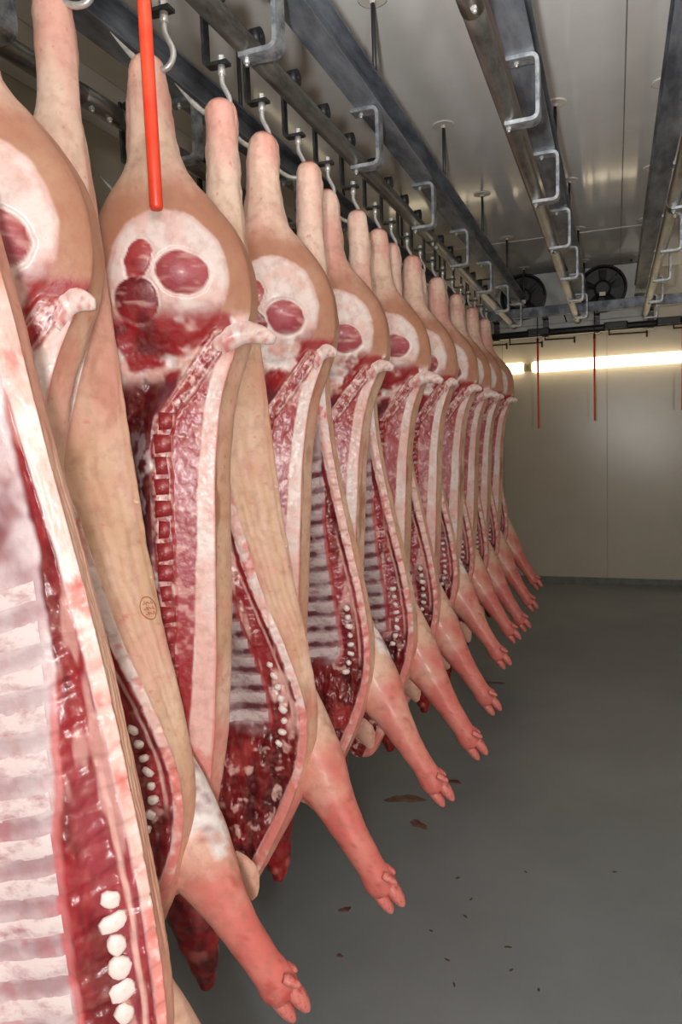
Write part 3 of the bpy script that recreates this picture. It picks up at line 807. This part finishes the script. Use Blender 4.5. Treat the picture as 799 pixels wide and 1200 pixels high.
def head_mesh(seed):
    pts = [(-.12, .075, -1.86), (-.11, .085, -1.98), (-.095, .09, -2.10), (-.085, .085, -2.20), (-.075, .075, -2.30), (-.07, .065, -2.37)]
    def fn(X, Y, Z, u, th, seed):
        n1 = fbm(X, Y, Z, 12, seed+1); n2 = fbm(X, Y, Z, 38, seed+2)
        med = sst(.15, -.15, np.sin(th)+.25*(n1-.5))
        c = np.broadcast_to(C_SKINP, X.shape+(3,)).copy(); c = pmix(c, S((205, 160, 120)), sst(.4, .6, n1)*.6)
        c = pmix(c, C_PINK, sst(.7, 1.0, u+.3*(n1-.5))*.8)
        k = pmix(np.broadcast_to(S((150, 22, 28)), X.shape+(3,)), C_DARK, sst(.42, .6, n2)); k = pmix(k, C_PINK, sst(.62, .7, n1)*.6)
        c = c*(1-med[..., None])+k*med[..., None]
        return c, np.where(med > .5, .32, .45)
    return limb_mesh('head', pts, [.10, .105, .085, .064, .042, .014], [.055, .075, .07, .058, .04, .014], seed, fn, 60, 32, disp=.014)
def ear_mesh(seed):
    """thick leaf-shaped ear, root at the origin, hanging down"""
    prof = [(0, .028), (.02, .045), (.05, .056), (.08, .050), (.11, .032), (.132, .012)]
    V = []; n = 7; F = []
    rows = []
    for side in (0, 1):
        for (l, w) in prof:
            for j in range(n):
                a = j/(n-1)*2-1
                y = .018*a*a - .02*(l/.13)**2 + (0 if side == 0 else .008*(1-a*a)+.002)
                V.append((w*a+.25*l, y, -l))
    k = len(prof)
    for side in (0, 1):
        o = side*k*n
        for i in range(k-1):
            for j in range(n-1):
                q = (o+i*n+j, o+i*n+j+1, o+(i+1)*n+j+1, o+(i+1)*n+j); F.append(q if side else tuple(reversed(q)))
    for i in range(k-1):
        for j in (0, n-1):
            F.append((i*n+j, (i+1)*n+j, k*n+(i+1)*n+j, k*n+i*n+j))
    for j in range(n-1): F.append(((k-1)*n+j, (k-1)*n+j+1, k*n+(k-1)*n+j+1, k*n+(k-1)*n+j))
    me = MB().add(V, F, True).mesh('ear'); me.materials.append(MT['earskin']); return me
MT['earskin'] = mat('ear_skin', lin(222, 172, 148), .5, bump=.4, bump_scale=70, noise=(24, lin(200, 130, 110), .45, .7, ONE))

HEAD = [head_mesh(31), head_mesh(32)]; EAR = ear_mesh(1)
A_BODY = [body_mesh('A', s) for s in (1, 2, 3)]
B_TAB = [TB, TB, TD, TC, TD]
B_BODY = [body_mesh('B', 11), body_mesh('B', 12), body_mesh('B', 13, tb=TD), body_mesh('B', 14, .0035, 140, 104, TC), body_mesh('B', 15, tb=TD)]
RIBS = [[rib_mesh(1.02+.056*k, 11, t_) for k in range(13)] for t_ in (TB, TC, TD)]
LEGS = [leg_mesh(41, (.30, .17, -.6, .9)), leg_mesh(42, None), leg_mesh(43, (.28, .08, .1, .8))]

def make_A(i, var, loc, rot, sc, label):
    r = empty('pork_half', loc, rot); r.rotation_mode = 'ZYX'; r.scale = sc; tag(r, label, 'carcass', 'pork halves on the front rail')
    link('body', A_BODY[var], None, r)
    t = link('tail', TAIL, None, r); t.location = (.150, .004, -.660); t.rotation_euler = (0, [.05, -.25, -.15][var], 0); t.scale = [(1, 1, 1), (.55, .8, .9), (.7, .9, .9)][var]
    for k in range(20):
        d = .872+.054*k
        if d > 1.9: break
        x = float(acol(d)); v = link('vertebra', VERT[(k+var) % 5], None, r); v.location = (x, float(med_y('A', np.array(d), np.array(x), 0))-.005, -d); v.scale = (1.25+.25*math.sin(k*2.2+var), 1.1, 1.12+.12*math.sin(k*1.3)); v.rotation_euler = (0, .16*math.sin(k*3.1+var), 0)
    h = link('head', HEAD[var % 2], None, r); h.location = (.07, .0, -.07)
    e = link('ear', EAR, None, h); e.location = (.0, .12, -2.02); e.rotation_euler = (.1, -.35, -.5)
    return r
def make_B(i, var, loc, rot, sc, label, legvar=1):
    r = empty('pork_half', loc, rot); r.rotation_mode = 'ZYX'; r.scale = sc; tag(r, label, 'carcass', 'pork halves on the front rail')
    link('body', B_BODY[var], None, r)
    tb = B_TAB[var]; near = var == 3
    for k, me in enumerate(RIBS[[0, 0, 2, 1, 2][var]]): link('rib', me, None, r)
    for k in range(8):
        d = (1.45 if near else 1.53)+.033*k; x = float(tb['f']['rm'](d)-bstrip(d, tb)*(.5 if near else .66)); s = link('sternebra', STERN[(k+var) % 4], None, r)
        s.location = (x, float(med_y('B', np.array(d), np.array(x), 0, tb))-.004, -d); s.rotation_euler = (0, .5*math.sin(k*2.1+var)+.3, 0); bs = 1.5 if near else 1.0; s.scale = (bs*(.75+.35*math.sin(k*1.9+var*2)**2), 1, bs*(.85+.25*math.sin(k*2.7+var)**2))
    for k in range(4):
        d = .85+.17*k; x = float(tb['f']['rl'](d)); te = link('teat', TEAT, None, r); te.location = (x-.012, .075, -d-.01); te.rotation_euler = (0, .3, -.3)
    l = link('foreleg', LEGS[legvar], None, r)
    dirv = Vector((.40, -.06, -.56)).normalized(); base = Vector((.355, -.012, -2.185))
    q = dirv.to_track_quat('-Z', 'Y')
    side = Vector((dirv.z, 0, -dirv.x)).normalized()*-1
    for s, yo in ((-1, 0), (1, 0)):
        t = link('hoof', TOE, None, l); t.rotation_mode = 'QUATERNION'; t.rotation_quaternion = q
        t.location = base+side*(s*.021)+Vector((0, -.004*s, 0))
    for s in (-1, 1):
        t = link('dewclaw', DEW, None, l); t.rotation_mode = 'QUATERNION'
        t.rotation_quaternion = (dirv+side*.55).to_track_quat('-Z', 'Y'); t.location = base-dirv*.035+side*.03+Vector((0, s*.024-.01, 0))
    return r

def ink_stamp(root, d0, col0):
    """brown oval ink stamp following the skin"""
    me = root.children[0].data; n_ = int(TB['d'][-1]/.004); Mt = len(me.vertices)//n_
    co = np.empty(len(me.vertices)*3, np.float32); me.vertices.foreach_get('co', co); co = co.reshape(n_, Mt, 3)
    def at(dd, k):
        r_ = dd/TB['d'][-1]*(n_-1); i0 = int(r_); j0 = int(k); a, b = r_-i0, k-j0
        return Vector((co[i0, j0]*(1-a)*(1-b)+co[i0+1, j0]*a*(1-b)+co[i0, j0+1]*(1-a)*b+co[i0+1, j0+1]*a*b).tolist())
    m = MB(); loop = [at(d0+.026*math.sin(t), col0+3.2*math.cos(t)) for t in np.linspace(0, 2*math.pi, 25)]
    m.tube(loop, .0013, 5)
    for dz in (-.012, 0, .012): m.tube([at(d0+dz+.004*math.sin(q*5), col0-2+q*1.0) for q in np.linspace(0, 4, 9)], .0011, 5)
    m.build('ink_stamp', 'ink', root)
MT['ink'] = mat('brown_ink', lin(170, 98, 40), .6)

# ------------------------------------------------------------------ trolley hooks
FOOT = -.125
def hook_parts():
    w = MB().tube([(.010, 0, .0595), (-.022, 0, .0595)], .026, 20).mesh('wheel'); w.materials.append(MT['black'])
    bar = MB().strip(fillet([(-.044, 0, .085), (-.046, 0, .0), (-.046, 0, FOOT), (.022, 0, FOOT)], .012, 3), (0, 1, 0), .03, .009).mesh('hanger_bar'); bar.materials.append(MT['hanger'])
    ax = MB().tube([(-.052, 0, .0595), (.014, 0, .0595)], .008, 10).mesh('axle'); ax.materials.append(MT['hanger'])
    nut = MB().tube([(0, 0, FOOT+.02), (0, 0, FOOT+.005)], .011, 6, smooth=False).tube([(0, 0, FOOT-.004), (0, 0, FOOT-.03)], .0105, 12).mesh('swivel'); nut.materials.append(MT['stainless'])
    z0 = FOOT-.02
    kp = [(0, 0), (0, -.028), (.010, -.05), (.022, -.075), (.022, -.098), (.006, -.117), (-.02, -.118), (-.048, -.104), (-.072, -.082), (-.096, -.054), (-.118, -.026)]
    sk = np.linspace(0, 1, len(kp)); fx_ = pch(sk, [p[0] for p in kp]); fz_ = pch(sk, [p[1] for p in kp])
    us = np.linspace(0, 1, 34); pts = [(float(fx_(u)), -.05*u*u, z0+float(fz_(u))) for u in us]
    rr = [.0072 if u < .78 else .0072*(1-(u-.78)/.22)+.0008 for u in us]
    hk = MB().tube(pts, rr, 12).mesh('hook'); hk.materials.append(MT['stainless'])
    return [('wheel', w), ('hanger_bar', bar), ('axle', ax), ('swivel', nut), ('hook', hk)]
HP = hook_parts()
def trolley(x, y, rz, label, group='trolley hooks on the rails'):
    r = empty('trolley_hook', (x, y, RAIL_Z), (0, 0, rz)); tag(r, label, 'hook', group)
    for nm, me in HP: link(nm, me, None, r)
    return r

HOCK_Z = CAM_H+.94
YAW_A, YAW_B = .48, .36
ORD = ['nearest', 'second', 'third', 'fourth', 'fifth', 'sixth', 'seventh', 'eighth', 'ninth', 'tenth', 'eleventh']
#            hook y, x shift, yaw, tilt(about y), variant
A_LIST = [(1.02, -.06, .20, .04, 1), (1.55, -.03, .05, .0, 0), (2.06, .02, .02, .03, 1), (2.60, .01, -.05, .025, 2), (3.17, .03, -.03, .01, 0), (3.70, .04, -.1, .0, 1),
          (4.25, .04, -.13, .0, 2), (4.80, .04, -.1, .0, 0), (5.35, .04, -.1, .0, 1), (5.9, .04, -.1, .0, 2)]
B_LIST = [(0.80, .06, .49, -.085, 3, 1), (1.27, -.06, .22, .0, 1, 0), (1.82, .01, .0, .0, 0, 1), (2.33, .05, .02, -.005, 2, 2), (2.88, .03, -.02, -.02, 4, 1), (3.42, .01, .02, -.02, 2, 1), (3.97, .0, .0, -.02, 4, 2),
          (4.52, .0, .03, -.015, 2, 1), (5.08, .0, .0, -.01, 4, 1), (5.62, .0, -.02, -.01, 2, 1), (6.15, .0, .02, -.01, 4, 1)]
A_LAB = ['pork half with cut ham and tail at the left picture edge', 'pork half with backbone and long tail right behind the orange rod']
B_LAB = ['big pork half with pale ribs filling the lower left corner', 'pork half with white fat patch on its foreleg, trotter nearest the camera', 'pork half with dark ribs and the largest whole trotter, in front centre']
RX = RAILS[1]
for i, (y, dx, yaw, tilt, var) in enumerate(A_LIST):
    lab = A_LAB[i] if i < 2 else 'pork half with backbone and tail, %s tail counted from the camera' % ORD[i]
    k = 1+.03*math.sin(i*2.3)*(i > 1)
    make_A(i, var, (RX+dx, y, HOCK_Z), (0, tilt, yaw+YAW_A), (k, .82 if i == 0 else 1, 1), lab)
    trolley(RX+.003, y+.02, 0, 'trolley hook carrying the %s tail-side pork half from the camera' % ORD[i])
for i, (y, dx, yaw, tilt, var, lv) in enumerate(B_LIST):
    lab = B_LAB[i] if i < 3 else 'pork half with ribs and foreleg, %s trotter counted from the camera' % ORD[i-1]
    k = 1+.02*math.sin(i*1.7)*(i > 2)
    kz = [1.14, 1.025, 1.03][i] if i < 3 else k+.015
    r = make_B(i, var, (RX+dx, y, HOCK_Z), (0, tilt, yaw+YAW_B), (k, 1, kz), lab, lv)
    if i == 1: ink_stamp(r, 1.27, 120+16)
    trolley(RX+.003, y+.02, 0, 'trolley hook carrying the %s rib-side pork half from the camera' % ORD[i])
for i, (y, kd) in enumerate(((2.28, 'B'), (2.8, 'B'), (3.4, 'A'))):
    lab = ['pale hind leg and pork half on the left rail, glimpsed beside the nearest ham', 'pork half on the left rail hidden behind the front row', 'pork half hanging deeper on the left rail behind the front row'][i]
    r = make_B(0, i % 2, (RAILS[0], y, HOCK_Z), (0, 0, 0), ONE, lab) if kd == 'B' else make_A(0, 1, (RAILS[0], y, HOCK_Z), (0, 0, 0), ONE, lab)
    r['group'] = 'pork halves on the left rail'
    trolley(RAILS[0]+.005, y+.02, 0, ['trolley hook beside the pale leg on the left rail', 'second loaded trolley hook on the left rail', 'third loaded trolley hook on the left rail'][i])

# ------------------------------------------------------------------ blood marks and flakes on the floor
def blot(name, x, y, rx, ry, rot, seed, m, label, cat, group, h=.0012):
    rng = random.Random(seed); n = 28; V = []; ph = [rng.uniform(0, 6.28) for _ in range(4)]
    for z, k in ((0, 1.0), (h, .93)):
        for j in range(n):
            th = 2*math.pi*j/n; q = k*(1+.18*math.sin(2*th+ph[0])+.14*math.sin(3*th+ph[1])+.09*math.sin(5*th+ph[2])+.06*math.sin(7*th+ph[3]))
            a, b = rx*q*math.cos(th), ry*q*math.sin(th); V.append((a*math.cos(rot)-b*math.sin(rot), a*math.sin(rot)+b*math.cos(rot), z))
    F = [tuple(range(n, 2*n)), tuple(range(n-1, -1, -1))]+[(j, (j+1) % n, n+(j+1) % n, n+j) for j in range(n)]
    o = MB().add(V, F).build(name, m); o.location = (x, y, 0.0002); tag(o, label, cat, group); return o
def flo(px, py):
    d = fw + rt*((px-399.5)/F_PX) - up*((py-600)/F_PX); s = -CAM_H/d.z; return d.x*s, d.y*s
BL = [((475, 936), .085, .045, .3, 'largest dark blood stain on the floor under the carcasses'), ((490, 966), .045, .03, -.6, 'small blood stain just in front of the largest one'),
      ((532, 916), .04, .02, .2, 'narrow blood stain right of the third trotter'), ((545, 868), .05, .025, .1, 'thin blood stain on the floor beside the fourth trotter'),
      ((575, 800), .09, .03, .1, 'faint blood streak on the floor among the far trotters'), ((404, 1066), .022, .016, .7, 'small round blood drop left of the big trotter'),
      ((398, 1120), .012, .01, 0, 'tiny blood drop on the bare floor near the bottom')]
for k, (p, a, b, r_, lab) in enumerate(BL):
    x, y = flo(*p); blot('blood_stain', x, y, a, b, r_, k+3, 'blood', lab, 'stain', 'blood stains on the floor')
FWORD = ['left of the middle', 'nearest the big trotter, upper one', 'just below the upper one', 'lowest and largest on the bare floor', 'bottom left of the group', 'small one in the middle', 'rightmost near the bottom edge', 'faint one near the bottom stain', 'topmost of the left ones', 'upper one near the centre', 'far right one on the open floor']
FLK = [(505, 1091), (552, 1054), (545, 1074), (599, 1137), (532, 1154), (595, 1110), (631, 1160), (524, 1125), (536, 1029), (616, 1022), (720, 1022)]
for k, p in enumerate(FLK):
    x, y = flo(*p); blot('floor_flake', x, y, .007+.002*(k % 3), .0035, k*1.3, k+40, 'flake', 'tiny brown flake on the grey floor, '+FWORD[k], 'debris', 'flakes on the floor', .0025)
